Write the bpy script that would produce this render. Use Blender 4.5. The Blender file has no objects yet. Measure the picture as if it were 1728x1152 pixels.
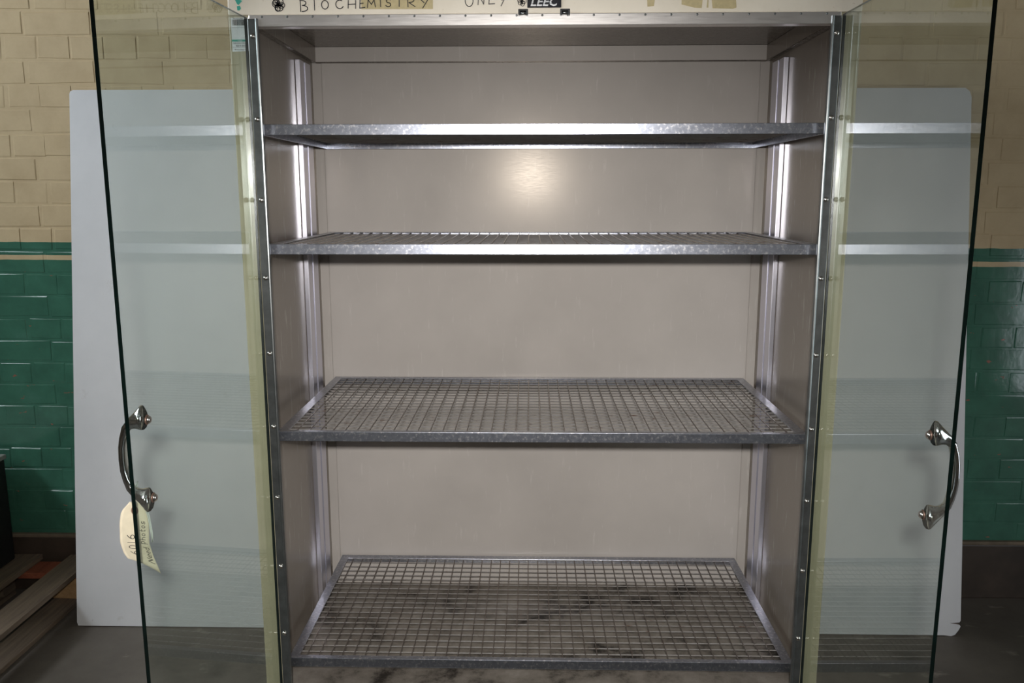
import bpy, bmesh, math, random
from mathutils import Vector, Matrix, Euler

random.seed(7)
S = bpy.context.scene
C = S.collection

# ------------------------------------------------------------------ camera
cam_d = bpy.data.cameras.new('camera')
cam = bpy.data.objects.new('camera', cam_d)
C.objects.link(cam)
cam_d.sensor_width = 36.0
cam_d.lens = 36.0 * 1409.0 / 1728.0
cam_d.clip_start = 0.02
CAM = Vector((-0.0205, -1.6322, 1.45))
PITCH, YAW, ROLL = 0.176, 0.0227, -0.0012
cam.matrix_world = (Matrix.Translation(CAM) @ Matrix.Rotation(YAW, 4, 'Z')
                    @ Matrix.Rotation(math.pi / 2 - PITCH, 4, 'X') @ Matrix.Rotation(ROLL, 4, 'Z'))
S.camera = cam

# ------------------------------------------------------------------ world, flash, exposure
W = bpy.data.worlds.new('world'); S.world = W
W.use_nodes = True
W.node_tree.nodes['Background'].inputs[0].default_value = (0.75, 0.85, 1.0, 1)
W.node_tree.nodes['Background'].inputs[1].default_value = 0.3

FLASH_W = 155.0
WINDOW_L = 12.5
DOOR_L = 4.6
fl = bpy.data.lights.new('camera_flash', 'SPOT')
fl.shadow_soft_size = 0.022; fl.spot_size = math.radians(74); fl.spot_blend = 1.0
fl.energy = FLASH_W; fl.color = (1.0, 0.965, 0.925)
flo = bpy.data.objects.new('camera_flash', fl); C.objects.link(flo)
flo.matrix_world = (Matrix.Translation(CAM + Vector((0.0, -0.10, 0.095))) @ Matrix.Rotation(YAW, 4, 'Z')
                    @ Matrix.Rotation(math.pi / 2 - PITCH - 0.165, 4, 'X'))

S.view_settings.view_transform = 'Standard'
S.view_settings.look = 'None'
S.view_settings.gamma = 1.0
S.view_settings.use_curve_mapping = False
S.view_settings.exposure = 0.0

# ------------------------------------------------------------------ material helpers
def srgb(r, g, b):
    f = lambda c: (c / 255 / 12.92) if c / 255 <= 0.04045 else ((c / 255 + 0.055) / 1.055) ** 2.4
    return (f(r), f(g), f(b), 1.0)

def new_mat(name):
    m = bpy.data.materials.new(name); m.use_nodes = True
    nt = m.node_tree
    return m, nt, nt.nodes['Principled BSDF']

def node(nt, t, **kw):
    n = nt.nodes.new(t)
    for k, v in kw.items():
        if k in n.inputs: n.inputs[k].default_value = v
        else: setattr(n, k, v)
    return n

def ramp(nt, fac, stops):
    r = nt.nodes.new('ShaderNodeValToRGB')
    el = r.color_ramp.elements
    while len(el) < len(stops): el.new(0.5)
    for e, (p, c) in zip(el, stops): e.position = p; e.color = c
    nt.links.new(fac, r.inputs[0])
    return r

def coords(nt, kind='Object', scale=(1, 1, 1)):
    if kind == 'World':
        g = nt.nodes.new('ShaderNodeNewGeometry'); src = g.outputs['Position']
    else:
        t = nt.nodes.new('ShaderNodeTexCoord'); src = t.outputs[kind]
    mp = nt.nodes.new('ShaderNodeMapping'); mp.inputs['Scale'].default_value = scale
    nt.links.new(src, mp.inputs[0])
    return mp.outputs[0]

def noise(nt, vec, scale, detail=4, rough=0.55):
    n = node(nt, 'ShaderNodeTexNoise', Scale=scale, Detail=detail, Roughness=rough)
    nt.links.new(vec, n.inputs['Vector'])
    return n.outputs[0]

def bump(nt, p, h, strength, dist=0.002):
    b = node(nt, 'ShaderNodeBump', Strength=strength, Distance=dist)
    nt.links.new(h, b.inputs['Height'])
    nt.links.new(b.outputs[0], p.inputs['Normal'])

def mixc(nt, fac, a, b, mode='MIX'):
    m = nt.nodes.new('ShaderNodeMix'); m.data_type = 'RGBA'; m.blend_type = mode
    if isinstance(fac, (int, float)): m.inputs[0].default_value = fac
    else: nt.links.new(fac, m.inputs[0])
    for s, v in ((6, a), (7, b)):
        if isinstance(v, tuple): m.inputs[s].default_value = v
        else: nt.links.new(v, m.inputs[s])
    return m.outputs[2]

def simple(name, col, rough=0.5, metal=0.0, var=0.08, scale=40, coat=0.0, bmp=0.0):
    m, nt, p = new_mat(name)
    v = coords(nt)
    n = noise(nt, v, scale)
    lo = tuple(c * (1 - var) for c in col[:3]) + (1,)
    hi = tuple(min(1, c * (1 + var)) for c in col[:3]) + (1,)
    r = ramp(nt, n, [(0.35, lo), (0.65, hi)])
    nt.links.new(r.outputs[0], p.inputs['Base Color'])
    p.inputs['Roughness'].default_value = rough
    p.inputs['Metallic'].default_value = metal
    p.inputs['Coat Weight'].default_value = coat
    if bmp: bump(nt, p, n, bmp)
    return m

def steel_mat(name, col, rough, metal, stretch, coat=0.0, coat_r=0.2, rv=0.06, spec=0.5):
    """brushed sheet metal: grain stretched along one axis, faint scuffs"""
    m, nt, p = new_mat(name)
    v = coords(nt, 'Object', stretch)
    n1 = noise(nt, v, 30, 3)
    n2 = noise(nt, coords(nt), 5, 5)
    lo = tuple(c * 0.93 for c in col[:3]) + (1,); hi = tuple(min(1, c * 1.05) for c in col[:3]) + (1,)
    n3 = noise(nt, coords(nt, 'Object', (9, 9, 1.2)), 9, 5, 0.65)
    sc = ramp(nt, n3, [(0.60, (0, 0, 0, 1)), (0.72, (0.22, 0.22, 0.22, 1))])
    c_ = mixc(nt, sc.outputs[0], ramp(nt, n2, [(0.3, lo), (0.7, hi)]).outputs[0], (0.72, 0.70, 0.68, 1))
    nt.links.new(c_, p.inputs['Base Color'])
    if metal < 0.5: p.inputs['Specular Tint'].default_value = (1.0, 0.88, 0.74, 1)
    mr = node(nt, 'ShaderNodeMapRange'); mr.inputs[3].default_value = rough - rv; mr.inputs[4].default_value = rough + rv
    nt.links.new(n1, mr.inputs[0]); nt.links.new(mr.outputs[0], p.inputs['Roughness'])
    p.inputs['Metallic'].default_value = metal
    p.inputs['Coat Weight'].default_value = coat; p.inputs['Coat Roughness'].default_value = coat_r
    p.inputs['Specular IOR Level'].default_value = spec
    bump(nt, p, n1, 0.02, 0.0005)
    return m

def galv_mat(name, base=(0.55, 0.56, 0.60), rough=0.3):
    m, nt, p = new_mat(name)
    v = coords(nt)
    vo = node(nt, 'ShaderNodeTexVoronoi', Scale=140.0); nt.links.new(v, vo.inputs['Vector'])
    n = noise(nt, v, 130, 5, 0.7)
    c = ramp(nt, vo.outputs['Color'], [(0.0, tuple(b * 0.86 for b in base) + (1,)), (1.0, tuple(min(1, b * 1.12) for b in base) + (1,))])
    col = mixc(nt, ramp(nt, n, [(0.53, (0, 0, 0, 1)), (0.64, (1, 1, 1, 1))]).outputs[0], c.outputs[0], (0.60, 0.60, 0.63, 1))
    nt.links.new(col, p.inputs['Base Color'])
    p.inputs['Metallic'].default_value = 0.97
    mr = node(nt, 'ShaderNodeMapRange'); mr.inputs[3].default_value = rough - 0.05; mr.inputs[4].default_value = rough + 0.06
    nt.links.new(n, mr.inputs[0]); nt.links.new(mr.outputs[0], p.inputs['Roughness'])
    return m

M = {}
STEEL = (0.60, 0.555, 0.515, 1)
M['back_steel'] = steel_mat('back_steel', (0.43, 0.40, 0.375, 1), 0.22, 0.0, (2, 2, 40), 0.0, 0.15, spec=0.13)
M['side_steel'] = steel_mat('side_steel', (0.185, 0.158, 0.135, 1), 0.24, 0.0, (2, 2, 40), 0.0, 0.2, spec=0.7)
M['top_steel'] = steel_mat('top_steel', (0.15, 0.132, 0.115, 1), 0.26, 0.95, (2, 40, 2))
M['trim_steel'] = steel_mat('trim_steel', (0.86, 0.83, 0.81, 1), 0.31, 0.9, (1, 12, 12), rv=0.06)
M['alu'] = steel_mat('aluminium', (0.74, 0.74, 0.84, 1), 0.30, 0.95, (40, 40, 0.6), rv=0.03)
M['galv'] = galv_mat('galvanised', (0.33, 0.35, 0.41), 0.29)
M['chrome'] = simple('chrome', (0.75, 0.76, 0.76, 1), 0.09, 1.0, 0.03)
M['screw'] = simple('screw_metal', (0.62, 0.58, 0.54, 1), 0.22, 1.0, 0.06)
M['washer'] = simple('copper_washer', (0.22, 0.14, 0.11, 1), 0.4, 0.7, 0.1)
M['hinge'] = simple('dark_hinge_metal', (0.18, 0.19, 0.19, 1), 0.3, 0.9, 0.15)
M['black'] = simple('black_rubber', (0.012, 0.012, 0.013, 1), 0.5)
M['slot'] = simple('slot_dark', (0.01, 0.009, 0.008, 1), 0.8)
M['ink'] = simple('black_ink', (0.012, 0.012, 0.016, 1), 0.6)
M['white_print'] = simple('white_print', (0.8, 0.8, 0.8, 1), 0.4)
M['badge'] = simple('badge_black', (0.008, 0.009, 0.014, 1), 0.25)
M['sticker'] = simple('sticker_white', srgb(238, 240, 242), 0.5, 0, 0.03)
M['teal'] = simple('teal_tape', srgb(60, 165, 145), 0.5, 0, 0.1)
M['tape'] = simple('yellowed_tape', srgb(196, 180, 138), 0.35, 0, 0.08, 120)
M['tag'] = simple('manila_tag', srgb(226, 214, 188), 0.75, 0, 0.05, 60)
M['tag_eye'] = simple('tag_eyelet', srgb(120, 85, 72), 0.7, 0, 0.1)
M['string'] = simple('white_string', srgb(215, 220, 215), 0.8)

# wires: plated long wires, duller rust-spotted cross wires
def wire_mat(name, c0, c1, c2, rough, metal):
    m, nt, p = new_mat(name)
    n = noise(nt, coords(nt), 35, 5, 0.7)
    nt.links.new(ramp(nt, n, [(0.35, c0), (0.6, c1), (0.72, c2)]).outputs[0], p.inputs['Base Color'])
    p.inputs['Metallic'].default_value = metal; p.inputs['Roughness'].default_value = rough
    return m
M['wire'] = wire_mat('wire_bright', (0.62, 0.60, 0.60, 1), (0.50, 0.47, 0.45, 1), (0.22, 0.11, 0.07, 1), 0.26, 0.7)
M['wire_dull'] = wire_mat('wire_dull', (0.22, 0.195, 0.18, 1), (0.16, 0.135, 0.12, 1), (0.11, 0.055, 0.03, 1), 0.3, 0.85)

# cream enamel of the cabinet
m, nt, p = new_mat('cream_enamel')
v = coords(nt); n = noise(nt, v, 6, 6, 0.65); n2 = noise(nt, v, 90, 3)
c = ramp(nt, n, [(0.3, srgb(226, 215, 195)), (0.55, srgb(238, 228, 210)), (0.75, srgb(242, 231, 213))])
c2 = mixc(nt, ramp(nt, n2, [(0.68, (0, 0, 0, 1)), (0.74, (1, 1, 1, 1))]).outputs[0], c.outputs[0], srgb(196, 180, 150))
nt.links.new(c2, p.inputs['Base Color']); p.inputs['Roughness'].default_value = 0.38
M['cream'] = m

M['post'] = simple('dimmed_enamel', srgb(178, 169, 140), 0.42, 0, 0.04, 25)  # same cream enamel, darkened: the posts' dimmer light is put into the colour

# perforated floor sheet: dark holes + dirt stains
m, nt, p = new_mat('perforated_sheet')
v = coords(nt)
vo = node(nt, 'ShaderNodeTexVoronoi', Scale=320.0, Randomness=0.0); nt.links.new(v, vo.inputs['Vector'])
hole = ramp(nt, vo.outputs['Distance'], [(0.30, (1, 1, 1, 1)), (0.36, (0, 0, 0, 1))])
n = noise(nt, v, 7, 6, 0.7)
c = ramp(nt, n, [(0.36, (0.025, 0.02, 0.016, 1)), (0.46, (0.20, 0.178, 0.152, 1)), (0.7, (0.38, 0.345, 0.305, 1))])
nt.links.new(mixc(nt, hole.outputs[0], c.outputs[0], (0.05, 0.043, 0.037, 1)), p.inputs['Base Color'])
p.inputs['Metallic'].default_value = 0.45; p.inputs['Roughness'].default_value = 0.5
M['perf'] = m

# thin glass: clear with mirror reflections growing at grazing angles
def glass_mat(name, tint):
    m = bpy.data.materials.new(name); m.use_nodes = True
    nt = m.node_tree; nt.nodes.clear()
    out = nt.nodes.new('ShaderNodeOutputMaterial')
    tr = node(nt, 'ShaderNodeBsdfTransparent', Color=tint)
    gl = node(nt, 'ShaderNodeBsdfGlossy', Color=(1, 1, 1, 1), Roughness=0.0)
    fr = node(nt, 'ShaderNodeFresnel', IOR=1.5)
    # same reflectance from both sides of the sheet
    geo = nt.nodes.new('ShaderNodeNewGeometry')
    dot = nt.nodes.new('ShaderNodeVectorMath'); dot.operation = 'DOT_PRODUCT'
    nt.links.new(geo.outputs['Normal'], dot.inputs[0]); nt.links.new(geo.outputs['Incoming'], dot.inputs[1])
    ab = nt.nodes.new('ShaderNodeMath'); ab.operation = 'ABSOLUTE'; nt.links.new(dot.outputs['Value'], ab.inputs[0])
    om = nt.nodes.new('ShaderNodeMath'); om.operation = 'SUBTRACT'; om.inputs[0].default_value = 1.0
    nt.links.new(ab.outputs[0], om.inputs[1])
    pw = nt.nodes.new('ShaderNodeMath'); pw.operation = 'POWER'; pw.inputs[1].default_value = 5.0
    nt.links.new(om.outputs[0], pw.inputs[0])
    ml = nt.nodes.new('ShaderNodeMath'); ml.operation = 'MULTIPLY_ADD'
    ml.inputs[1].default_value = 0.96; ml.inputs[2].default_value = 0.04
    nt.links.new(pw.outputs[0], ml.inputs[0])
    nt.nodes.remove(fr)
    mx = nt.nodes.new('ShaderNodeMixShader')
    nt.links.new(ml.outputs[0], mx.inputs[0]); nt.links.new(tr.outputs[0], mx.inputs[1]); nt.links.new(gl.outputs[0], mx.inputs[2])
    nt.links.new(mx.outputs[0], out.inputs[0])
    return m
M['glass'] = glass_mat('door_glass', (0.90, 0.935, 0.912, 1))
M['glass_edge'] = simple('glass_edge_green', (0.002, 0.006, 0.005, 1), 0.12, 0, 0.2, 30)

# painted brick: cream over green with a cream stripe, chips of red brick
def wall_paint(name, chips=True):
    m, nt, p = new_mat(name)
    g = nt.nodes.new('ShaderNodeNewGeometry')
    sx = nt.nodes.new('ShaderNodeSeparateXYZ'); nt.links.new(g.outputs['Position'], sx.inputs[0])
    ma = nt.nodes.new('ShaderNodeMath'); ma.operation = 'MULTIPLY_ADD'
    ma.inputs[1].default_value = 0.0066
    nt.links.new(sx.outputs['X'], ma.inputs[0]); nt.links.new(sx.outputs['Z'], ma.inputs[2])
    v = coords(nt, 'World')
    wob = noise(nt, v, 14, 2)
    w2 = nt.nodes.new('ShaderNodeMath'); w2.operation = 'MULTIPLY_ADD'; w2.inputs[1].default_value = 0.004
    nt.links.new(wob, w2.inputs[0]); nt.links.new(ma.outputs[0], w2.inputs[2])
    def above(z):
        t = nt.nodes.new('ShaderNodeMath'); t.operation = 'GREATER_THAN'; t.inputs[1].default_value = z
        nt.links.new(w2.outputs[0], t.inputs[0]); return t.outputs[0]
    n = noise(nt, v, 9, 6, 0.65)
    cream = ramp(nt, n, [(0.3, srgb(190, 169, 134)), (0.6, srgb(203, 183, 147)), (0.8, srgb(196, 173, 140))])
    green = ramp(nt, n, [(0.3, srgb(58, 100, 84)), (0.6, srgb(66, 114, 95)), (0.8, srgb(78, 122, 107))])
    c = mixc(nt, above(1.2117 + 0.002), green.outputs[0], cream.outputs[0])
    c = mixc(nt, above(1.2285 + 0.002), c, green.outputs[0])
    c = mixc(nt, above(1.2735 + 0.002), c, cream.outputs[0])
    # flaked spots, only in the older green coat
    vs = coords(nt, 'World', (1, 1, 3.0))
    n2 = noise(nt, vs, 17, 4, 0.6)
    ch = ramp(nt, n2, [(0.672, (0, 0, 0, 1)), (0.69, (0.9, 0.9, 0.9, 1))])
    inv = nt.nodes.new('ShaderNodeMath'); inv.operation = 'SUBTRACT'; inv.inputs[0].default_value = 1.0
    nt.links.new(above(1.21), inv.inputs[1])
    mu = nt.nodes.new('ShaderNodeMath'); mu.operation = 'MULTIPLY'
    nt.links.new(ch.outputs[0], mu.inputs[0]); nt.links.new(inv.outputs[0], mu.inputs[1])
    c = mixc(nt, mu.outputs[0], c, srgb(150, 92, 78))
    nt.links.new(c, p.inputs['Base Color'])
    # gloss dado paint below, matt emulsion above
    for sock, lo_, hi_ in (('Roughness', 0.11, 0.6), ('Specular IOR Level', 0.5, 0.15)):
        q = node(nt, 'ShaderNodeMapRange'); q.inputs[3].default_value = lo_; q.inputs[4].default_value = hi_
        nt.links.new(above(1.2755), q.inputs[0]); nt.links.new(q.outputs[0], p.inputs[sock])
    n3 = noise(nt, v, 28, 5, 0.6)
    bump(nt, p, n3, 0.08, 0.004)
    return m
M['brick'] = wall_paint('painted_brick')

# concrete floor
m, nt, p = new_mat('concrete_floor')
v = coords(nt); n = noise(nt, v, 3.5, 8, 0.65); n2 = noise(nt, coords(nt, 'Object', (1, 2.2, 1)), 6, 5, 0.6)
c = ramp(nt, n, [(0.3, srgb(84, 78, 71)), (0.6, srgb(102, 96, 88)), (0.8, srgb(118, 112, 103))])
c = mixc(nt, ramp(nt, n2, [(0.62, (0, 0, 0, 1)), (0.72, (0.6, 0.6, 0.6, 1))]).outputs[0], c.outputs[0], srgb(165, 158, 146))
nt.links.new(c, p.inputs['Base Color']); p.inputs['Roughness'].default_value = 0.6
bump(nt, p, n, 0.2, 0.004)
M['floor'] = m
M['skirting'] = simple('dark_skirting', srgb(66, 56, 48), 0.45, 0, 0.25, 9, 0, 0.3)
M['cement'] = simple('cement_ledge', srgb(112, 100, 84), 0.8, 0, 0.25, 12, 0, 0.3)
M['plaster'] = simple('plaster', srgb(122, 112, 98), 0.8, 0, 0.05, 5)
M['ceiling'] = simple('ceiling_paint', srgb(150, 146, 138), 0.9, 0, 0.03, 5)
M['box_black'] = simple('box_black', (0.010, 0.010, 0.011, 1), 0.6, 0, 0.2)
M['box_top'] = simple('box_top_grey', srgb(150, 155, 150), 0.6, 0, 0.1)
M['frame_white'] = simple('window_frame_white', srgb(215, 213, 208), 0.5)

# melamine board
m, nt, p = new_mat('board_white')
v = coords(nt); n = noise(nt, v, 2.2, 7, 0.6); n2 = noise(nt, coords(nt, 'Object', (1, 1, 0.5)), 30, 4, 0.7); n3 = noise(nt, v, 11, 6, 0.75)
c = ramp(nt, n, [(0.3, srgb(200, 202, 204)), (0.6, srgb(214, 215, 217))])
c = mixc(nt, ramp(nt, n2, [(0.70, (0, 0, 0, 1)), (0.76, (0.55, 0.55, 0.55, 1))]).outputs[0], c.outputs[0], srgb(120, 116, 110))
c = mixc(nt, ramp(nt, n3, [(0.62, (0, 0, 0, 1)), (0.75, (0.35, 0.35, 0.35, 1))]).outputs[0], c, srgb(160, 154, 146))
nt.links.new(c, p.inputs['Base Color']); p.inputs['Roughness'].default_value = 0.55
M['board'] = m
M['board_edge'] = simple('board_edge_brown', srgb(150, 128, 118), 0.8, 0, 0.1)

def wood(name, a, b):
    m, nt, p = new_mat(name)
    v = coords(nt, 'Object', (18, 1.2, 18)); n = noise(nt, v, 4, 6, 0.65)
    nt.links.new(ramp(nt, n, [(0.3, a), (0.7, b)]).outputs[0], p.inputs['Base Color'])
    p.inputs['Roughness'].default_value = 0.75; bump(nt, p, n, 0.3)
    return m
M['wood_grey'] = wood('pallet_wood_grey', srgb(92, 80, 68), srgb(128, 112, 94))
M['wood_red'] = wood('pallet_wood_red', srgb(120, 62, 42), srgb(150, 84, 58))
M['wood_pale'] = wood('pallet_wood_pale', srgb(150, 118, 80), srgb(176, 142, 100))

def emit(name, col, s):
    m = bpy.data.materials.new(name); m.use_nodes = True
    nt = m.node_tree; nt.nodes.clear()
    o = nt.nodes.new('ShaderNodeOutputMaterial'); e = node(nt, 'ShaderNodeEmission', Color=col, Strength=s)
    nt.links.new(e.outputs[0], o.inputs[0]); return m
M['daylight_pane'] = emit('daylit_window_pane', (0.86, 0.93, 1.0, 1), WINDOW_L)
M['daylight_door'] = emit('daylit_door_pane', (0.86, 0.92, 1.0, 1), DOOR_L)

# ------------------------------------------------------------------ mesh helpers
def link(name, me, mats, parent=None, loc=None, rot=None):
    o = bpy.data.objects.new(name, me); C.objects.link(o)
    if not isinstance(mats, (list, tuple)): mats = [mats]
    if not me.materials:
        for k in mats: me.materials.append(M[k])
    if parent: o.parent = parent
    if loc is not None: o.location = loc
    if rot is not None: o.rotation_euler = rot
    return o

def finish(name, bm, mats, parent=None, smooth=False, loc=None, rot=None):
    bmesh.ops.recalc_face_normals(bm, faces=bm.faces)
    me = bpy.data.meshes.new(name); bm.to_mesh(me); bm.free()
    if smooth:
        for f in me.polygons: f.use_smooth = True
    return link(name, me, mats, parent, loc, rot)

def box(bm, a, b, bevel=0.0, mat=0):
    a = Vector(a); b = Vector(b)
    r = bmesh.ops.create_cube(bm, size=1.0)
    vs = r['verts']
    for v in vs:
        v.co = Vector(((a.x + b.x) / 2 + v.co.x * (b.x - a.x), (a.y + b.y) / 2 + v.co.y * (b.y - a.y), (a.z + b.z) / 2 + v.co.z * (b.z - a.z)))
    fs = set(f for v in vs for f in v.link_faces)
    for f in fs: f.material_index = mat
    if bevel > 0:
        es = set(e for v in vs for e in v.link_edges)
        bmesh.ops.bevel(bm, geom=list(es), offset=bevel, segments=2, profile=0.5, affect='EDGES')

def boxo(name, a, b, mats, parent=None, bevel=0.0):
    bm = bmesh.new(); box(bm, a, b, bevel)
    return finish(name, bm, mats, parent)

def tube(bm, p, q, r, n=6, cap=True):
    p = Vector(p); q = Vector(q); d = (q - p).normalized()
    u = d.orthogonal().normalized(); w = d.cross(u)
    A = [bm.verts.new(p + r * (math.cos(2 * math.pi * i / n) * u + math.sin(2 * math.pi * i / n) * w)) for i in range(n)]
    B = [bm.verts.new(v.co + (q - p)) for v in A]
    for i in range(n): bm.faces.new((A[i], A[(i + 1) % n], B[(i + 1) % n], B[i]))
    if cap: bm.faces.new(A[::-1]); bm.faces.new(B)

def polytube(bm, pts, r, n=6):
    pts = [Vector(p) for p in pts]
    rings = []
    for i, p in enumerate(pts):
        d = (pts[min(i + 1, len(pts) - 1)] - pts[max(i - 1, 0)]).normalized()
        u = d.cross(Vector((0.31, 0.2, 0.93))).normalized(); w = d.cross(u)
        rings.append([bm.verts.new(p + r * (math.cos(2 * math.pi * k / n) * u + math.sin(2 * math.pi * k / n) * w)) for k in range(n)])
    for a, b in zip(rings, rings[1:]):
        for k in range(n): bm.faces.new((a[k], a[(k + 1) % n], b[(k + 1) % n], b[k]))
    bm.faces.new(rings[0][::-1]); bm.faces.new(rings[-1])

def dome(bm, c, axis, r, h, n=12, rings=4):
    """domed screw head: base circle at c, bulging along axis"""
    c = Vector(c); axis = Vector(axis).normalized()
    u = axis.orthogonal().normalized(); w = axis.cross(u)
    prev = None
    for j in range(rings):
        t = j / rings * math.pi / 2
        rr, hh = r * math.cos(t), h * math.sin(t)
        cur = [bm.verts.new(c + axis * hh + rr * (math.cos(2 * math.pi * i / n) * u + math.sin(2 * math.pi * i / n) * w)) for i in range(n)]
        if prev:
            for i in range(n): bm.faces.new((prev[i], prev[(i + 1) % n], cur[(i + 1) % n], cur[i]))
        else: bm.faces.new(cur[::-1])
        prev = cur
    top = bm.verts.new(c + axis * h)
    for i in range(n): bm.faces.new((prev[i], prev[(i + 1) % n], top))

def tag(o, label=None, cat=None, group=None, kind=None):
    if label: o['label'] = label
    if cat: o['category'] = cat
    if group: o['group'] = group
    if kind: o['kind'] = kind
    return o

def empty(name, loc=(0, 0, 0)):
    o = bpy.data.objects.new(name, None); C.objects.link(o); o.location = loc
    o.empty_display_size = 0.1
    return o

# handwriting: strokes in a unit box (x right, y up)
def arc(cx, cy, rx, ry, a0, a1, n=10):
    return [(cx + rx * math.cos(math.radians(a0 + (a1 - a0) * i / n)), cy + ry * math.sin(math.radians(a0 + (a1 - a0) * i / n))) for i in range(n + 1)]
GLYPH = {
 'B': [[(0.05, 1), (0.08, 0)], [(0.0, 0.98)] + arc(0.3, 0.76, 0.5, 0.22, 80, -90, 8) + arc(0.3, 0.27, 0.7, 0.27, 85, -95, 9)],
 'I': [[(0.5, 1), (0.52, 0)]],
 'O': [arc(0.5, 0.5, 0.5, 0.5, 100, 470, 18)],
 'C': [arc(0.6, 0.5, 0.6, 0.5, 55, 330, 14)],
 'H': [[(0.06, 1), (0.0, 0)], [(1.0, 1.0), (0.96, -0.04)], [(0.0, 0.48), (1.0, 0.52)]],
 'E': [[(0.9, 1), (0.1, 0.95), (0.0, 0.0), (1.0, 0.1)], [(0.05, 0.5), (0.7, 0.56)]],
 'M': [[(0.0, 0), (0.12, 1), (0.5, 0.4), (0.85, 1), (1.0, 0.05)]],
 'S': [arc(0.55, 0.75, 0.42, 0.25, 30, 260, 8) + arc(0.45, 0.26, 0.5, 0.26, 90, -160, 9)],
 'T': [[(0.0, 0.92), (1.0, 1.0)], [(0.52, 0.98), (0.5, 0.0)]],
 'R': [[(0.08, 0), (0.05, 1)], [(0.0, 0.98)] + arc(0.3, 0.76, 0.55, 0.24, 80, -90, 8) + [(0.2, 0.5), (1.0, 0.02)]],
 'Y': [[(0.0, 1), (0.5, 0.5)], [(1.0, 1.0), (0.35, -0.1)]],
 'N': [[(0.0, 0), (0.1, 1), (0.85, 0.05), (1.0, 1.0)]],
 'L': [[(0.15, 1), (0.0, 0.06), (1.0, 0.1)]],
 '6': [[(0.85, 1.0), (0.4, 0.75), (0.12, 0.4)] + arc(0.5, 0.26, 0.42, 0.27, 170, 510, 14)],
 '0': [arc(0.5, 0.5, 0.42, 0.5, 100, 460, 16)],
 '1': [[(0.5, 1), (0.5, 0)]],
 'e': [[(0.1, 0.28), (0.85, 0.38)] + arc(0.48, 0.3, 0.4, 0.3, 15, 320, 12)],
 'd': [arc(0.4, 0.28, 0.38, 0.28, 30, 350, 10), [(0.85, 1.0), (0.8, 0.0)]],
 'P': [[(0.1, 0.8), (0.05, -0.35)], [(0.05, 0.7)] + arc(0.35, 0.42, 0.45, 0.32, 90, -110, 10)],
 'h': [[(0.1, 1.0), (0.08, 0.0)] + arc(0.45, 0.25, 0.37, 0.3, 170, 10, 7) + [(0.85, 0.0)]],
 'o': [arc(0.45, 0.28, 0.38, 0.28, 80, 440, 12)],
 't': [[(0.45, 0.9), (0.4, 0.05), (0.8, 0.0)], [(0.05, 0.58), (0.85, 0.62)]],
 's': [arc(0.5, 0.42, 0.35, 0.16, 40, 260, 6) + arc(0.42, 0.14, 0.38, 0.14, 90, -160, 7)],
}
def stroke(bm, pts, fn, w):
    """flat pen stroke of width w; fn maps (u,v) on the surface to a 3-D point, laid just proud of it"""
    P = [Vector((a, b)) for a, b in pts]
    for p, q in zip(P, P[1:]):
        d = q - p
        if d.length < 1e-6: continue
        d.normalize(); n = Vector((-d.y, d.x)) * w / 2; e = d * w * 0.35
        vs = [bm.verts.new(fn(*(c))) for c in (p - e - n, q + e - n, q + e + n, p - e + n)]
        bm.faces.new(vs)

def writing(name, items, fn, w, mat, parent):
    """items: (char, x, y, width, height) in surface units"""
    bm = bmesh.new()
    for ch, x, y, cw, chh in items:
        for s in GLYPH[ch]:
            stroke(bm, [(x + a * cw, y + b * chh) for a, b in s], fn, w)
    me = bpy.data.meshes.new(name); bm.to_mesh(me); bm.free()
    return link(name, me, mat, parent)

def text_mesh(name, body, size, mat, parent, loc, rot, shear=0.0, sx=1.0, bold=0.0):
    cu = bpy.data.curves.new(name + '_c', 'FONT'); cu.body = body; cu.size = size; cu.shear = shear; cu.offset = bold
    cu.extrude = 0.0001; cu.resolution_u = 2
    t = bpy.data.objects.new(name + '_t', cu); C.objects.link(t)
    dg = bpy.context.evaluated_depsgraph_get()
    me = bpy.data.meshes.new_from_object(t.evaluated_get(dg))
    bpy.data.objects.remove(t); bpy.data.curves.remove(cu)
    me.materials.clear()
    me.transform(Matrix.Scale(sx, 4, (1, 0, 0)))
    me.name = name
    return link(name, me, mat, parent, loc, rot)

# ================================================================== THE ROOM
RX0, RX1, RY0, RZ1 = -3.3, 3.3, -4.2, 3.0
def struct(o): o['kind'] = 'structure'; return o

struct(boxo('floor', (RX0 - .1, RY0 - .1, -0.1), (RX1 + .1, 1.45, 0), 'floor'))
struct(boxo('ceiling', (RX0 - .1, RY0 - .1, RZ1), (RX1 + .1, 1.45, RZ1 + .1), 'ceiling'))
struct(boxo('wall_front', (RX0 - .1, RY0 - .1, 0), (RX1 + .1, RY0, RZ1), 'plaster'))

def wall_with_hole(name, x0, x1, hy0, hy1, hz0, hz1):
    bm = bmesh.new()
    box(bm, (x0, RY0, 0), (x1, hy0, RZ1)); box(bm, (x0, hy1, 0), (x1, 1.3, RZ1))
    if hz0 > 0: box(bm, (x0, hy0, 0), (x1, hy1, hz0))
    box(bm, (x0, hy0, hz1), (x1, hy1, RZ1))
    return struct(finish(name, bm, 'plaster'))
WY0, WY1, WZ0, WZ1 = -2.6, 0.5, 2.02, 2.9
wall_with_hole('wall_left', RX0 - .1, RX0, WY0, WY1, WZ0, WZ1)
DY0, DY1, DZ1 = -1.66, -0.55, 2.2
wall_with_hole('wall_right', RX1, RX1 + .1, DY0, DY1, 0, DZ1)

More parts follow.
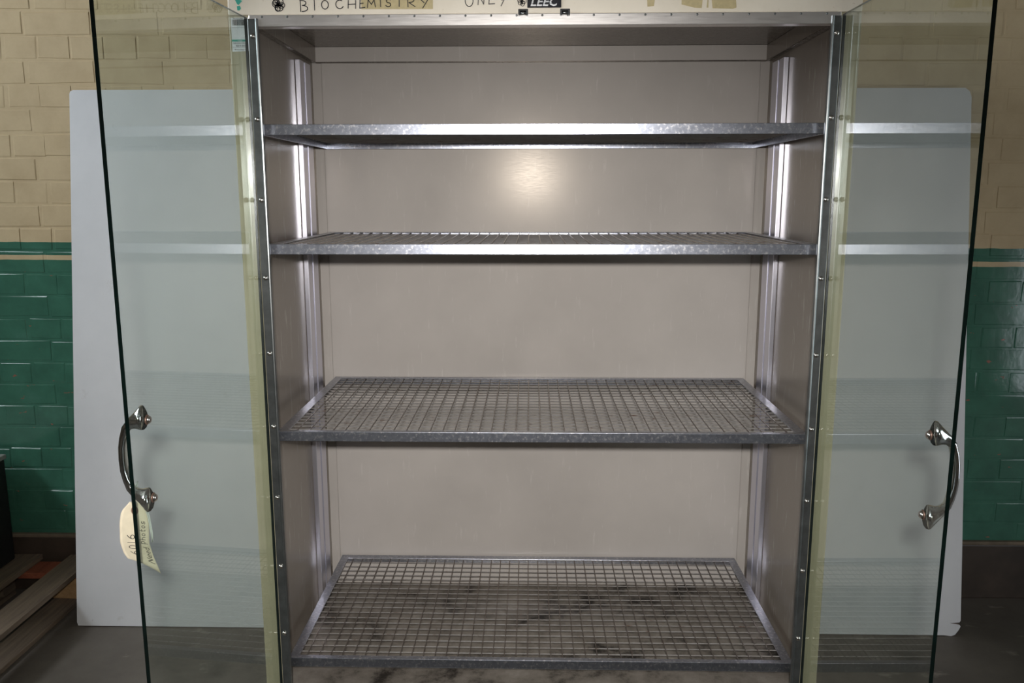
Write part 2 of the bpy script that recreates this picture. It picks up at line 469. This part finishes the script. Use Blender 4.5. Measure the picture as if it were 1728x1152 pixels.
# daylit window in the left wall
bm = bmesh.new()
for a, b in (((RX0 - .09, WY0, WZ0), (RX0 + .01, WY0 + .06, WZ1)), ((RX0 - .09, WY1 - .06, WZ0), (RX0 + .01, WY1, WZ1)),
             ((RX0 - .09, WY0, WZ0), (RX0 + .01, WY1, WZ0 + .06)), ((RX0 - .09, WY0, WZ1 - .06), (RX0 + .01, WY1, WZ1)),
             ((RX0 - .08, (WY0 + WY1) / 2 - .03, WZ0), (RX0, (WY0 + WY1) / 2 + .03, WZ1))):
    box(bm, a, b)
win = struct(finish('window_1', bm, 'frame_white'))
for k in range(2):
    ya = WY0 + .06 + k * (WY1 - WY0 - .06) / 2; yb = ya + (WY1 - WY0 - .06) / 2 - .06
    boxo('pane', (RX0 - .06, ya, WZ0 + .06), (RX0 - .054, yb, WZ1 - .06), 'daylight_pane', win)
# daylit glazed door in the right wall
bm = bmesh.new()
for a, b in (((RX1 - .01, DY0, 0), (RX1 + .07, DY0 + .09, DZ1)), ((RX1 - .01, DY1 - .09, 0), (RX1 + .07, DY1, DZ1)),
             ((RX1 - .01, DY0, 0), (RX1 + .07, DY1, .15)), ((RX1 - .01, DY0, DZ1 - .1), (RX1 + .07, DY1, DZ1))):
    box(bm, a, b)
dr = struct(finish('door_1', bm, 'frame_white'))
boxo('pane', (RX1 + .03, DY0 + .09, .15), (RX1 + .036, DY1 - .09, DZ1 - .1), 'daylight_door', dr)
# ---- back wall of painted bricks (bond of alternating stretcher and header courses)
PIT = 0.079; Z0 = 0.0593
bm = bmesh.new(); box(bm, (-3.5, 0.0007, 0), (3.5, 0.12, RZ1 + .05))
wall = struct(finish('wall_back', bm, 'brick', None, loc=(0, 1.238, 0), rot=(0, 0.0067, 0)))
def brick_mesh(L, seed):
    rnd = random.Random(seed)
    bm = bmesh.new(); box(bm, (-L / 2, 0, -0.0372), (L / 2, 0.03, 0.0372))
    es = [e for e in bm.edges if all(v.co.y < 0.001 for v in e.verts)]
    bmesh.ops.bevel(bm, geom=es, offset=0.005, segments=3, profile=0.5, affect='EDGES')
    for v in bm.verts:
        v.co.x += rnd.uniform(-.0022, .0022); v.co.z += rnd.uniform(-.0018, .0018); v.co.y += rnd.uniform(-.0003, .0006)
    bmesh.ops.recalc_face_normals(bm, faces=bm.faces)
    me = bpy.data.meshes.new('brick'); bm.to_mesh(me); bm.free(); me.materials.append(M['brick'])
    return me
STR, HED, JT = 0.229, 0.1145, 0.004
st_m = [brick_mesh(STR - JT, s) for s in range(4)]; hd_m = [brick_mesh(HED - JT, 10 + s) for s in range(4)]
far = bmesh.new()
nb = 0
for row in range(2, 38):
    zc = Z0 + PIT * row + PIT / 2
    if zc > 3.0: break
    head = row % 2
    L = HED if head else STR
    x = -3.4 + (0.0 if head else HED / 2 + 0.02)
    while x < 3.4:
        xc = x + L / 2
        vis = (zc < 2.06) and ((xc < -1.42 and xc > -2.08) or (1.30 < xc < 1.86) or (zc > 1.70 and 0.5 < abs(xc) < 1.9))
        dy = random.uniform(-.0014, -.0002); jx = random.uniform(-.006, .006); jz = random.uniform(-.0025, .0025)
        me = random.choice(hd_m if head else st_m)
        if vis and nb < 300:
            b = bpy.data.objects.new('brick', me); C.objects.link(b); b.parent = wall
            b.location = (xc + jx, dy, zc + jz); b.rotation_euler = (0, random.uniform(-.006, .006), 0)
            nb += 1
        else:
            k0 = len(far.verts); far.from_mesh(me); far.verts.ensure_lookup_table()
            for v in far.verts[k0:]: v.co += Vector((xc + jx, dy, zc + jz))
        x += L
o = finish('brickwork', far, 'brick', wall); o['kind'] = 'stuff'
print('bricks', nb)

bb = boxo('baseboard_back', (-3.3, -0.012, 0), (3.3, 0.01, 0.205), 'skirting', None, 0.004)
bb.location = (0, 1.238, 0); struct(bb)
tr_ = boxo('trim_1', (-3.3, -0.016, 0.2055), (3.3, 0.01, 0.219), 'cement', None, 0.003)
tr_.location = (0, 1.238, 0); struct(tr_)

# ================================================================== WHITE BOARDS behind the cabinet
def board(name, x0, x1, yb, ytop, L, label, chip):
    """flat sheet leaning back against the wall; local x across, z up the sheet"""
    T = 0.011
    bm = bmesh.new()
    w = x1 - x0
    # outline with small dents; the right sheet has a broken bottom corner and a rounded top one
    if chip:
        out = [(0, 0), (w - .055, 0), (w - .03, -.0025), (w - .018, .002), (w - .006, .018), (w, .030), (w - .004, .036), (w - .036, .041), (w - .004, .0435), (w, .05),
               (w, L - .03), (w - .006, L - .012), (w - .02, L - .001), (w * .5, L), (0, L)]
    else:
        out = [(0.004, 0), (w, 0), (w, L), (.012, L), (.003, L - .004), (0, L - .012), (0, .012)]
    # three strips (bottom, middle, top) so the broken corner stays in a small face
    zb, zt = .06, L - .04
    low = [p_ for p_ in out if p_[1] < .055]; top = [p_ for p_ in out if p_[1] > L - .035]
    if chip: strips = [low + [(w, zb), (0, zb)], [(0, zb), (w, zb), (w, zt), (0, zt)], [(0, zt), (w, zt)] + top]
    else: strips = [[(0, .012), (.004, 0), (w, 0), (w, zb), (0, zb)], [(0, zb), (w, zb), (w, zt), (0, zt)], [(0, zt), (w, zt), (w, L), (.012, L), (.003, L - .004), (0, L - .012)]]
    vd = {}
    def V(p_, y): 
        k = (round(p_[0], 5), y, round(p_[1], 5))
        if k not in vd: vd[k] = bm.verts.new((p_[0], y, p_[1]))
        return vd[k]
    def near(v): return next(u for k, u in vd.items() if k[1] == T and abs(u.co.x - v.co.x) < 1e-5 and abs(u.co.z - v.co.z) < 1e-5)
    for st in strips:
        bm.faces.new([V(p_, 0) for p_ in st]); bm.faces.new([V(p_, T) for p_ in st[::-1]])
    for e in [e for e in bm.edges if len(e.link_faces) == 1 and e.verts[0].co.y == 0]:
        bm.faces.new((e.verts[0], e.verts[1], near(e.verts[1]), near(e.verts[0]))).material_index = 1
    lean = math.asin((ytop - yb) / L)
    o = finish(name, bm, ['board', 'board_edge'], None, loc=(x0, yb, 0.003), rot=(-lean, 0, 0))
    return tag(o, label, 'board', 'white boards behind the cabinet')
board('sheet_board', -1.561, -0.341, 0.962, 1.222, 1.805, 'large white sheet board leaning on wall behind the left glass door', False)
board('sheet_board', 0.190, 1.408, 0.958, 1.212, 1.800, 'large white sheet board with chipped bottom corner behind the right glass door', True)

# ================================================================== DRYING CABINET
cab = empty('drying_cabinet', (0, 0, 0))
tag(cab, 'tall cream drying cabinet with steel lining and two open glass doors', 'cabinet')
XO, XI, YB, ZF, ZT, ZC = 0.588, 0.576, 0.56, 0.370, 1.81, 1.777
for s in (-1, 1):
    bm = bmesh.new(); a, b = sorted((s * XO, s * (XI + .002)))
    box(bm, (a, 0.022, 0.0), (b, 0.62, 2.02)); finish('outer_side_panel', bm, 'cream', cab)
    a, b = sorted((s * XO, s * 0.5485))
    boxo('front_post', (a, 0.0, 0.0), (b, 0.022, ZC), 'post', cab, 0.002)
    a, b = sorted((s * XI, s * (XI + .002)))
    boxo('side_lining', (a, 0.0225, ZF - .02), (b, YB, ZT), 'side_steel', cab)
boxo('outer_back_panel', (-XO, 0.60, 0), (XO, 0.62, 2.02), 'cream', cab)
boxo('outer_top_panel', (-XO, 0.022, 2.0), (XO, 0.60, 2.02), 'cream', cab)
fascia = boxo('fascia', (-XO, 0.0, ZC + .0005), (XO, 0.022, 2.02), 'cream', cab, 0.002)
boxo('plinth', (-XO, 0.0, 0.0), (XO, 0.022, 0.345), 'cream', cab, 0.002)
# back lining: flat sheet with a slightly raised panel
bm = bmesh.new(); box(bm, (-XI, YB, ZF - .02), (XI, YB + .003, ZT)); finish('back_lining', bm, 'back_steel', cab)
bm = bmesh.new(); box(bm, (-.553, YB - .004, ZF), (.553, YB, 1.80), 0.0025); finish('back_panel', bm, 'back_steel', cab)
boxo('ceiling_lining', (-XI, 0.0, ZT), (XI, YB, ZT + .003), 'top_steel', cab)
# band that runs round under the ceiling
bk = boxo('ceiling_band', (-XI + .012, YB - .018, 1.774), (XI - .012, YB - .016, ZT - .0005), 'back_steel', cab)
boxo('ceiling_band_return', (-XI + .012, YB - .018, 1.772), (XI - .012, YB, 1.774), 'top_steel', cab)
for s in (-1, 1):
    a, b = sorted((s * (XI - .014), s * (XI - .012)))
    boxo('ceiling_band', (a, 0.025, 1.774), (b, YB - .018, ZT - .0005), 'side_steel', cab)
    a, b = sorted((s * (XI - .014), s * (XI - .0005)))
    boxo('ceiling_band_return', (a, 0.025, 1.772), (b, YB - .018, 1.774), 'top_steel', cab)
fl_ = boxo('perforated_floor', (-XI, 0.0225, ZF - .003), (XI, YB, ZF), 'perf', cab)
boxo('floor_lip', (-.5485, 0.0, 0.3455), (.5485, 0.022, ZF - .0005), 'cream', cab, 0.002)
# metal strip along the top of the opening
trim = boxo('top_trim', (-.5485, -0.005, 1.756), (.5485, 0.02, ZC), 'trim_steel', cab, 0.0012)
rme = None
for i in range(23):
    x = -.523 + i * .0475
    if rme is None:
        bm = bmesh.new(); dome(bm, (0, 0, 0), (0, -1, 0), .0022, .0014, 8, 3)
        r = finish('rivet', bm, 'hinge', trim, True); rme = r.data
    else:
        r = bpy.data.objects.new('rivet', rme); C.objects.link(r); r.parent = trim
    r.location = (x, -.005, 1.7735)
for x in (-.036, .041):
    bm = bmesh.new(); box(bm, (-.009, -.013, -.006), (-.0055, 0, .004), .0006); box(bm, (.0055, -.013, -.006), (.009, 0, .004), .0006); box(bm, (-.009, -.011, .002), (.009, 0, .005), .0006)
    c_ = finish('door_catch', bm, 'black', trim, loc=(x, -.0052, 1.7775))
    bm = bmesh.new(); tube(bm, (-.0055, -.008, -.002), (.0055, -.008, -.002), .0033, 10)
    finish('roller', bm, 'chrome', c_, True)
# shelf uprights on the side walls
for s in (-1, 1):
    bm = bmesh.new()
    for ya, yb, xt in ((.398, .436, .012), (.443, .490, .013)):
        a, b = sorted((s * XI, s * (XI - xt))); box(bm, (a, ya, ZF + .005), (b, yb, 1.7595), 0.0015)
    a, b = sorted((s * XI, s * (XI - .009))); box(bm, (a, .430, ZF + .005), (b, .446, 1.7595))
    up = finish('shelf_upright', bm, 'alu', cab)
    a, b = sorted((s * XI, s * (XI - .006)))
    boxo('slotted_strip', (a, .4905, ZF + .005), (b, .532, 1.762), 'side_steel', cab)
    bm = bmesh.new(); z = ZF + .03
    while z < 1.75:
        a, b = sorted((s * (XI - .0065), s * (XI - .003))); box(bm, (a, .4908, z), (b, .512, z + .004)); z += .025
    tag(finish('slots', bm, 'slot', cab), kind='stuff')

# ---- writing, badge, stickers and tape on the fascia
YF = -0.0004
def px2f(px, py):
    """front-plane position of handwriting, from measured letter places (x, z)"""
    return (px, YF, py)
K = 1.6322 / 1409 * 1.006
X = lambda px: -.452 + (px - 507.7) * (.242 / 217.3)
Zf = lambda py: 1.8045 - py * .00117
letters = [('B', 507.7, 1, 520.5, 18), ('I', 530, 0.5, 534, 16), ('O', 544, 1.5, 555.5, 14.5), ('C', 568, 1, 579, 14), ('H', 588.5, 1.5, 601.5, 13.5),
           ('E', 608, 0, 617, 13.5), ('M', 621, 1, 634.5, 12.5), ('I', 641, 0, 645, 11.5), ('S', 652, 0, 660.5, 11.5), ('T', 666.5, -2, 682, 11.5),
           ('R', 688, -1, 701, 12), ('Y', 708, -1, 724, 12.5)]
def items(ls): return [(c, X(a), Zf(yb), X(b) - X(a), Zf(yt) - Zf(yb)) for c, a, yt, b, yb in ls]
writing('handwritten_biochemistry', items(letters), px2f, .0016, 'ink', fascia)
X2 = lambda px: -.143 + (px - 786) * (.073 / 66)
l2 = [('O', 785.5, -5, 798.7, 12), ('N', 807, -6, 818, 9.5), ('L', 825, -6, 835, 9.5), ('Y', 841, -4, 854, 10)]
writing('handwritten_only', [(c, X2(a), Zf(yb), X2(b) - X2(a), Zf(yt) - Zf(yb)) for c, a, yt, b, yb in l2], px2f, .0014, 'ink', fascia)
def scribble(name, cx, cz, r, w, petals, seed):
    rnd = random.Random(seed); bm = bmesh.new()
    for i in range(petals):
        a = 360 * i / petals + rnd.uniform(-20, 20)
        ox, oz = cx + r * .42 * math.cos(math.radians(a)), cz + r * .5 * math.sin(math.radians(a))
        stroke(bm, arc(ox, oz, r * rnd.uniform(.4, .6), r * rnd.uniform(.35, .55), rnd.uniform(0, 90), rnd.uniform(400, 470), 12), px2f, w)
    for i in range(petals):
        a = rnd.uniform(0, 360)
        stroke(bm, [(cx + r * .7 * math.cos(math.radians(a)), cz + r * .7 * math.sin(math.radians(a))), (cx - r * .6 * math.cos(math.radians(a + 30)), cz - r * .6 * math.sin(math.radians(a + 30)))], px2f, w)
    me = bpy.data.meshes.new(name); bm.to_mesh(me); bm.free(); link(name, me, 'ink', fascia)
scribble('flower_scribble', -.492, 1.796, .0125, .0015, 6, 3)
scribble('star_scribble', -.039, 1.799, .009, .0011, 5, 5)
# maker's badge
bd = boxo('badge', (-.0285, -.0022, 1.7875), (.0345, -.0002, 1.826), 'badge', fascia, .0006)
text_mesh('badge_lettering', 'LEEC', .0225, 'white_print', bd, (-.0235, -.0024, 1.7905), (math.pi / 2, 0, 0), 0.28, 1.0, 0.0004)
bm = bmesh.new()
for k in range(3): box(bm, (-.024, -.0029, 1.7945 + k * .0042), (.029, -.0024, 1.7951 + k * .0042))
finish('badge_lines', bm, 'badge', bd)
# yellowed sticky tape, glue marks, teal tape scraps
def flat(name, pts, mat, parent, y, t=.0003):
    bm = bmesh.new(); A = [bm.verts.new((a, y, b)) for a, b in pts]; B = [bm.verts.new((a, y - t, b)) for a, b in pts]
    bm.faces.new(A); bm.faces.new(B[::-1])
    for i in range(len(pts)): bm.faces.new((A[i], B[i], B[(i + 1) % len(pts)], A[(i + 1) % len(pts)]))
    return finish(name, bm, mat, parent)
flat('yellowed_tape', [(X(611), Zf(15)), (X(730.5), Zf(15.5)), (X(731), Zf(-12)), (X(610), Zf(-12))], 'tape', fascia, 0.0001, .0003)
for pts in ([(1120, -4), (1150, -2), (1150, 10), (1172, 15), (1184, 15.5), (1185, 3), (1193, 2), (1192, 15), (1195, 15), (1195, -6)],
            [(1200, 3), (1240, 1), (1242, 15), (1236, 17), (1202, 16)], [(1092, -6), (1106, -5), (1104, 12), (1093, 13)]):
    flat('glue_mark', [(.201 + (a - 1100) * .0011, Zf(b) - .001) for a, b in pts], 'tape', fascia, -.00005, .0003)
flat('teal_tape_scrap', [(-.574, 1.806), (-.563, 1.8045), (-.560, 1.803), (-.5675, 1.7955), (-.570, 1.7975)], 'teal', fascia, -.0001)
flat('teal_tape_scrap', [(-.5705, 1.7935), (-.565, 1.7945), (-.563, 1.7895), (-.5665, 1.786), (-.570, 1.7865)], 'teal', fascia, -.0001)
# electrical safety sticker on the left post
stk = flat('safety_sticker', [(-.5835, 1.7125), (-.5505, 1.7135), (-.5505, 1.7735), (-.5835, 1.7730)], 'sticker', cab, -.0001)
bm = bmesh.new(); rnd = random.Random(4); x = -.5805
while x < -.559:
    w = rnd.choice((.0005, .0005, .0009, .0013)); box(bm, (x, -.0007, 1.7595), (x + w, -.0004, 1.7695)); x += w + rnd.choice((.0004, .0006, .0009))
finish('barcode', bm, 'ink', stk)
boxo('green_band', (-.5832, -.0008, 1.7305), (-.5525, -.0004, 1.7342), 'teal', stk)
for body, sz, x, z, mt in (('Electrical Safety', .0030, -.5795, 1.7705, 'ink'), ('PASSED', .0028, -.5725, 1.7312, 'white_print'), ('Initials | Date | Next', .0028, -.5815, 1.7272, 'ink'),
                           ('04/10 04/12', .0042, -.5760, 1.7215, 'ink'), ('Electrical Safety Test', .0028, -.5790, 1.7150, 'ink')):
    text_mesh('sticker_print', body, sz, mt, stk, (x, -.0008, z), (math.pi / 2, 0, 0))
for z in (1.7555, 1.7262, 1.7200):
    boxo('ruled_line', (-.5825, -.0007, z), (-.5525, -.0004, z + .0003), 'ink', stk)

# ---- glass doors, opened towards the viewer
DW, DTH, DTOP, DBOT = 0.515, 0.006, 1.772, 0.385
def glass_door(s, ang, y_handle, z_hi, z_lo, lbl):
    """local frame: hinge axis at origin, door runs along -y, outside face towards s*x"""
    bm = bmesh.new()
    a, b = sorted((0, s * DTH)); box(bm, (a, -DW, DBOT), (b, -.004, DTOP))
    bmesh.ops.recalc_face_normals(bm, faces=bm.faces)
    for f in bm.faces: f.material_index = 0 if abs(f.normal.x) > .5 else 1
    d = finish('glass_door', bm, ['glass', 'glass_edge'], cab, loc=(s * .5505, -.002, 0), rot=(0, 0, s * ang))
    d['label'] = lbl
    # hinge strip with rounded knuckle, screwed through
    bm = bmesh.new(); a, b = sorted((-s * .0002, -s * .020))
    box(bm, (a, -.004, DBOT), (b, .0015, DTOP - .002), .001)
    tube(bm, (-s * .0175, -.004, DBOT), (-s * .0175, -.004, DTOP - .002), .0028, 8)
    finish('hinge_strip', bm, 'hinge', d)
    sm = None
    for i in range(9):
        z = 1.739 - .151 * i
        if sm is None:
            bm = bmesh.new(); dome(bm, (0, 0, 0), (0, -1, 0), .0052, .0042)
            q = finish('hinge_screw', bm, 'screw', d, True); sm = q.data
        else:
            q = bpy.data.objects.new('hinge_screw', sm); C.objects.link(q); q.parent = d
        q.location = (-s * .0095, -.004, z)
    # chrome bow handle on the outer face
    zm = (z_hi + z_lo) / 2; hh = (z_hi - z_lo) / 2
    ring = [(0.0, hh + .003, .0185, .0150, 90), (.003, hh + .003, .0180, .0145, 90), (.011, hh - .001, .0125, .0105, 85), (.019, hh - .006, .0082, .0080, 70),
            (.0275, hh - .0145, .0058, .0072, 40), (.0315, hh - .028, .0050, .0085, 15), (.0335, .018, .0048, .0100, 4), (.0340, 0, .0048, .0108, 0)]
    full = ring + [(o, -z, a_, b_, -t) for o, z, a_, b_, t in ring[-2::-1]]
    bm = bmesh.new(); prev = None; n = 14
    for o, z, ha, hb, t in full:
        t = math.radians(t)
        # path-normal direction in the (outward, z) plane
        no, nz = math.cos(t), math.sin(t)
        cur = []
        for k in range(n):
            c_, s_ = math.cos(2 * math.pi * k / n), math.sin(2 * math.pi * k / n)
            e = 0.75
            c2 = math.copysign(abs(c_) ** e, c_); s2 = math.copysign(abs(s_) ** e, s_)
            if abs(t) > 1.5: c2 = c_; 
            ww = hb * s2
            if abs(t) > 1.4: ww *= (1 - .55 * max(0, c_ * math.copysign(1, t)))   # feet narrow to a point away from the grip
            cur.append(bm.verts.new((s * (DTH + o + ha * c2 * no), y_handle + ww, zm + z + ha * c2 * abs(nz) * math.copysign(1, t if t else 1))))
        if prev:
            for k in range(n): bm.faces.new((prev[k], prev[(k + 1) % n], cur[(k + 1) % n], cur[k]))
        prev = cur
        if o == 0.0 and z > 0: bm.faces.new(cur[::-1])
    bm.faces.new(prev)
    finish('handle', bm, 'chrome', d, True)
    for z in (z_hi, z_lo):
        bm = bmesh.new(); dome(bm, (-s * .0002, y_handle, z), (-s, 0, 0), .0078, .0022, 14, 2)
        finish('handle_washer', bm, 'washer', d, True)
        bm = bmesh.new(); dome(bm, (-s * .0018, y_handle, z), (-s, 0, 0), .0062, .0045, 14, 4)
        finish('handle_screw', bm, 'screw', d, True)
    return d
dL = glass_door(-1, math.radians(3.4), -.467, 1.126, 1.007, 'clear glass door with chrome handle and paper tag, on the left')
dR = glass_door(1, math.radians(0.6), -.456, 1.106, 0.985, 'clear glass door with chrome handle, on the right')

# ================================================================== WIRE SHELVES
def wire_shelf(z, label, dz=(0, 0)):
    """angle frame (top flange + lip) with a welded wire grid under the flange; z = top of the flange"""
    HW, Y0, Y1, FL, LIP, T = 0.5445, 0.0235, 0.5495, 0.021, 0.0205, 0.0016
    r = empty('wire_shelf', (0, 0, z)); tag(r, label, 'shelf', 'wire shelves in the cabinet')
    def rail(name, a, b, c, d):
        bm = bmesh.new(); box(bm, a, b, .0007); box(bm, c, d, .0007); return finish(name, bm, 'galv', r)
    rail('front_rail', (-HW, Y0, -T), (HW, Y0 + FL * .62, 0), (-HW, Y0, -LIP), (HW, Y0 + T, -.0002))
    rail('back_rail', (-HW, Y1 - FL, -T), (HW, Y1, 0), (-HW, Y1 - T, -LIP), (HW, Y1, -.0002))
    for s in (-1, 1):
        a, b = sorted((s * HW, s * (HW - FL))); c, d = sorted((s * HW, s * (HW - T)))
        rail('side_rail', (a, Y0 + FL * .62, -T), (b, Y1 - FL, 0), (c, Y0 + T, -LIP), (d, Y1 - T, -.0002))
    bm = bmesh.new(); R = .0013; rnd = random.Random(int(z * 1000))
    n = 42
    for i in range(n + 1):
        x = -HW + .010 + (2 * HW - .020) * i / n + rnd.uniform(-.0008, .0008)
        k = rnd.uniform(-.0008, .0008)
        polytube(bm, [(x, Y0 + .003, -T - R - .0003), (x + k, (Y0 + Y1) / 2, -T - R - .0012), (x, Y1 - .004, -T - R - .0003)], R, 5)
    tag(finish('cross_wires', bm, 'wire_dull', r), kind='stuff')
    bm = bmesh.new(); m_ = 20
    for i in range(m_ + 1):
        y = Y0 + .012 + (Y1 - Y0 - .024) * i / m_ + rnd.uniform(-.0006, .0006)
        polytube(bm, [(-HW + .004, y, -T - 3 * R - .0002), (0, y + rnd.uniform(-.0008, .0008), -T - 3 * R - .0012), (HW - .004, y, -T - 3 * R - .0002)], R, 5)
    tag(finish('long_wires', bm, 'wire', r), kind='stuff')
    # support clips hooked into the uprights
    return r
wire_shelf(1.5813, 'wire grid shelf seen from below, topmost of the four in the cabinet')
wire_shelf(1.3504, 'wire grid shelf seen almost edge-on, second from the top')
wire_shelf(0.9651, 'wire grid shelf level with the door handles, third from the top')
wire_shelf(0.4560, 'wire grid shelf just above the perforated floor, lowest of the four')

# ================================================================== PAPER TAG on the left handle
TGO = Vector((-.615, -.455, 1.003))
tg = empty('paper_tag', TGO)
tag(tg, 'cream paper tag with handwriting hanging from the handle of the left glass door', 'tag')
# curved card: left and right edge points from top to bottom
TE = [(0.00, (-.6245, -.4690, 1.0010), (-.5990, -.4470, .9890)), (.30, (-.6290, -.4745, .9690), (-.6000, -.4440, .9540)),
      (.60, (-.6300, -.4755, .9390), (-.6045, -.4380, .9220)), (.82, (-.6275, -.4730, .9220), (-.6055, -.4260, .8950)), (1.0, (-.6240, -.4690, .9110), (-.6010, -.4150, .8610))]
TW, TH = .042, .112
def tagpt(u, v, off=0.0):
    q = min(max(v / TH, 0), 1); t = u / TW
    for (q0, l0, r0), (q1, l1, r1) in zip(TE, TE[1:]):
        if q <= q1 + 1e-9: break
    f = (q - q0) / (q1 - q0)
    l = Vector(l0).lerp(Vector(l1), f); r = Vector(r0).lerp(Vector(r1), f)
    p_ = l.lerp(r, t) + Vector((-.3, .9, 0)).normalized() * (.004 * 4 * t * (1 - t) * (.4 + q))
    return p_ - TGO + Vector((.40, -.86, .30)).normalized() * off
bm = bmesh.new(); NU, NV = 10, 18
grid = {}
for layer, off in ((0, 0.0), (1, -.0005)):
    for i in range(NU + 1):
        for j in range(NV + 1):
            u = TW * i / NU; v = TH * j / NV
            # clipped top corners
            if j == 0: u = TW * (.28 + .44 * i / NU)
            elif j == 1: u = TW * (.17 + .66 * i / NU)
            elif j == 2: u = TW * (.05 + .90 * i / NU)
            grid[layer, i, j] = bm.verts.new(tagpt(u, v, off))
for i in range(NU):
    for j in range(NV):
        bm.faces.new((grid[0, i, j], grid[0, i + 1, j], grid[0, i + 1, j + 1], grid[0, i, j + 1]))
        bm.faces.new((grid[1, i, j + 1], grid[1, i + 1, j + 1], grid[1, i + 1, j], grid[1, i, j]))
rim = [(i, 0) for i in range(NU)] + [(NU, j) for j in range(NV)] + [(i, NV) for i in range(NU, 0, -1)] + [(0, j) for j in range(NV, 0, -1)]
for a, b in zip(rim, rim[1:] + rim[:1]):
    bm.faces.new((grid[0, a[0], a[1]], grid[1, a[0], a[1]], grid[1, b[0], b[1]], grid[0, b[0], b[1]]))
finish('tag_card', bm, 'tag', tg, True)
bm = bmesh.new()
cu, cv = TW * .5, .013
for j in range(18):
    a0, a1 = 2 * math.pi * j / 18, 2 * math.pi * (j + 1) / 18
    bm.faces.new([bm.verts.new(tagpt(cu + r_ * math.cos(a), cv + r_ * 1.2 * math.sin(a), .0008)) for r_, a in ((.0025, a0), (.0058, a0), (.0058, a1), (.0025, a1))])
finish('eyelet', bm, 'tag_eye', tg)
# writing runs up the card
def line(txt, a0, u_base, cw, chh, gap):
    out = []; a = a0
    for ch in txt:
        w_ = cw * (.35 if ch in '1I' else 1.0)
        out.append((ch, a, u_base, w_, chh)); a += w_ + gap
    return out
def tagfn(a, b): return tagpt(-b, TH - a, .0009)
writing('handwritten_number', line('6016', .016, -.020, .0085, .0100, .0045), tagfn, .0011, 'ink', tg)
writing('handwritten_note', line('Need', .010, -.0385, .0055, .0085, .0012) + line('Photos', .042, -.036, .0058, .0085, .0014), tagfn, .0009, 'ink', tg)
bm = bmesh.new()
c0 = tagpt(cu, cv, .001)
L = lambda x, y, z: Vector((x, y, z)) - TGO
polytube(bm, [c0, L(-.608, -.468, 1.003), L(-.603, -.476, 1.016), L(-.600, -.474, 1.028), L(-.602, -.464, 1.030), L(-.606, -.462, 1.014), tagpt(cu, cv, -.0015)], .0011, 6)
polytube(bm, [L(-.603, -.476, 1.014), L(-.599, -.455, .995), L(-.597, -.447, .970), L(-.5975, -.440, .938), L(-.5985, -.440, .925), L(-.599, -.442, .945), L(-.599, -.448, .972), L(-.601, -.458, .996), L(-.605, -.470, 1.012)], .0009, 6)
finish('string', bm, 'string', tg, True)

# ================================================================== PALLET and black box at the left edge
pal = empty('pallet', (-1.85, 0.62, 0))
tag(pal, 'worn wooden pallet lying on the floor beside the left white board', 'pallet')
def pl(name, x0, x1, y0, y1, z0, z1, mat):
    o = empty_loc = Vector((-1.85, .62, 0))
    bm = bmesh.new(); box(bm, (x0 - o.x, y0 - o.y, z0), (x1 - o.x, y1 - o.y, z1), .003)
    for v in bm.verts: v.co += Vector((random.uniform(-.001, .001), random.uniform(-.003, .003), random.uniform(-.001, .001)))
    return finish(name, bm, mat, pal)
for x0, x1 in ((-2.36, -2.25), (-2.16, -2.05), (-1.935, -1.812), (-1.708, -1.610)):
    pl('deck_board', x0, x1, .10, 1.215, .126, .145, 'wood_grey')
for x0, x1 in ((-2.36, -2.25), (-2.02, -1.91), (-1.735, -1.638)):
    pl('bottom_board', x0, x1, .10, 1.19, .0, .018, 'wood_grey')
for y0, y1, mt in ((.12, .21, 'wood_grey'), (1.10, 1.195, 'wood_red')):
    pl('cross_board', -2.36, -1.612, y0, y1, .1045, .1255, mt)
for x0, x1, mt in ((-2.36, -2.25, 'wood_grey'), (-2.02, -1.91, 'wood_grey'), (-1.735, -1.612, 'wood_pale')):
    pl('spacer_block', x0, x1, .12, .21, .0185, .104, 'wood_grey')
    pl('spacer_block', x0, x1, 1.12, 1.19, .0185, .104, mt)

bx = empty('storage_box', (-2.155, .92, .1485))
tag(bx, 'black box with pale grey top standing on the pallet at the left edge', 'box')
boxo('body', (-.23, -.27, 0), (.27, .25, .375), 'box_black', bx, .006)
boxo('lid', (-.235, -.275, .3752), (.275, .255, .392), 'box_top', bx, .004)
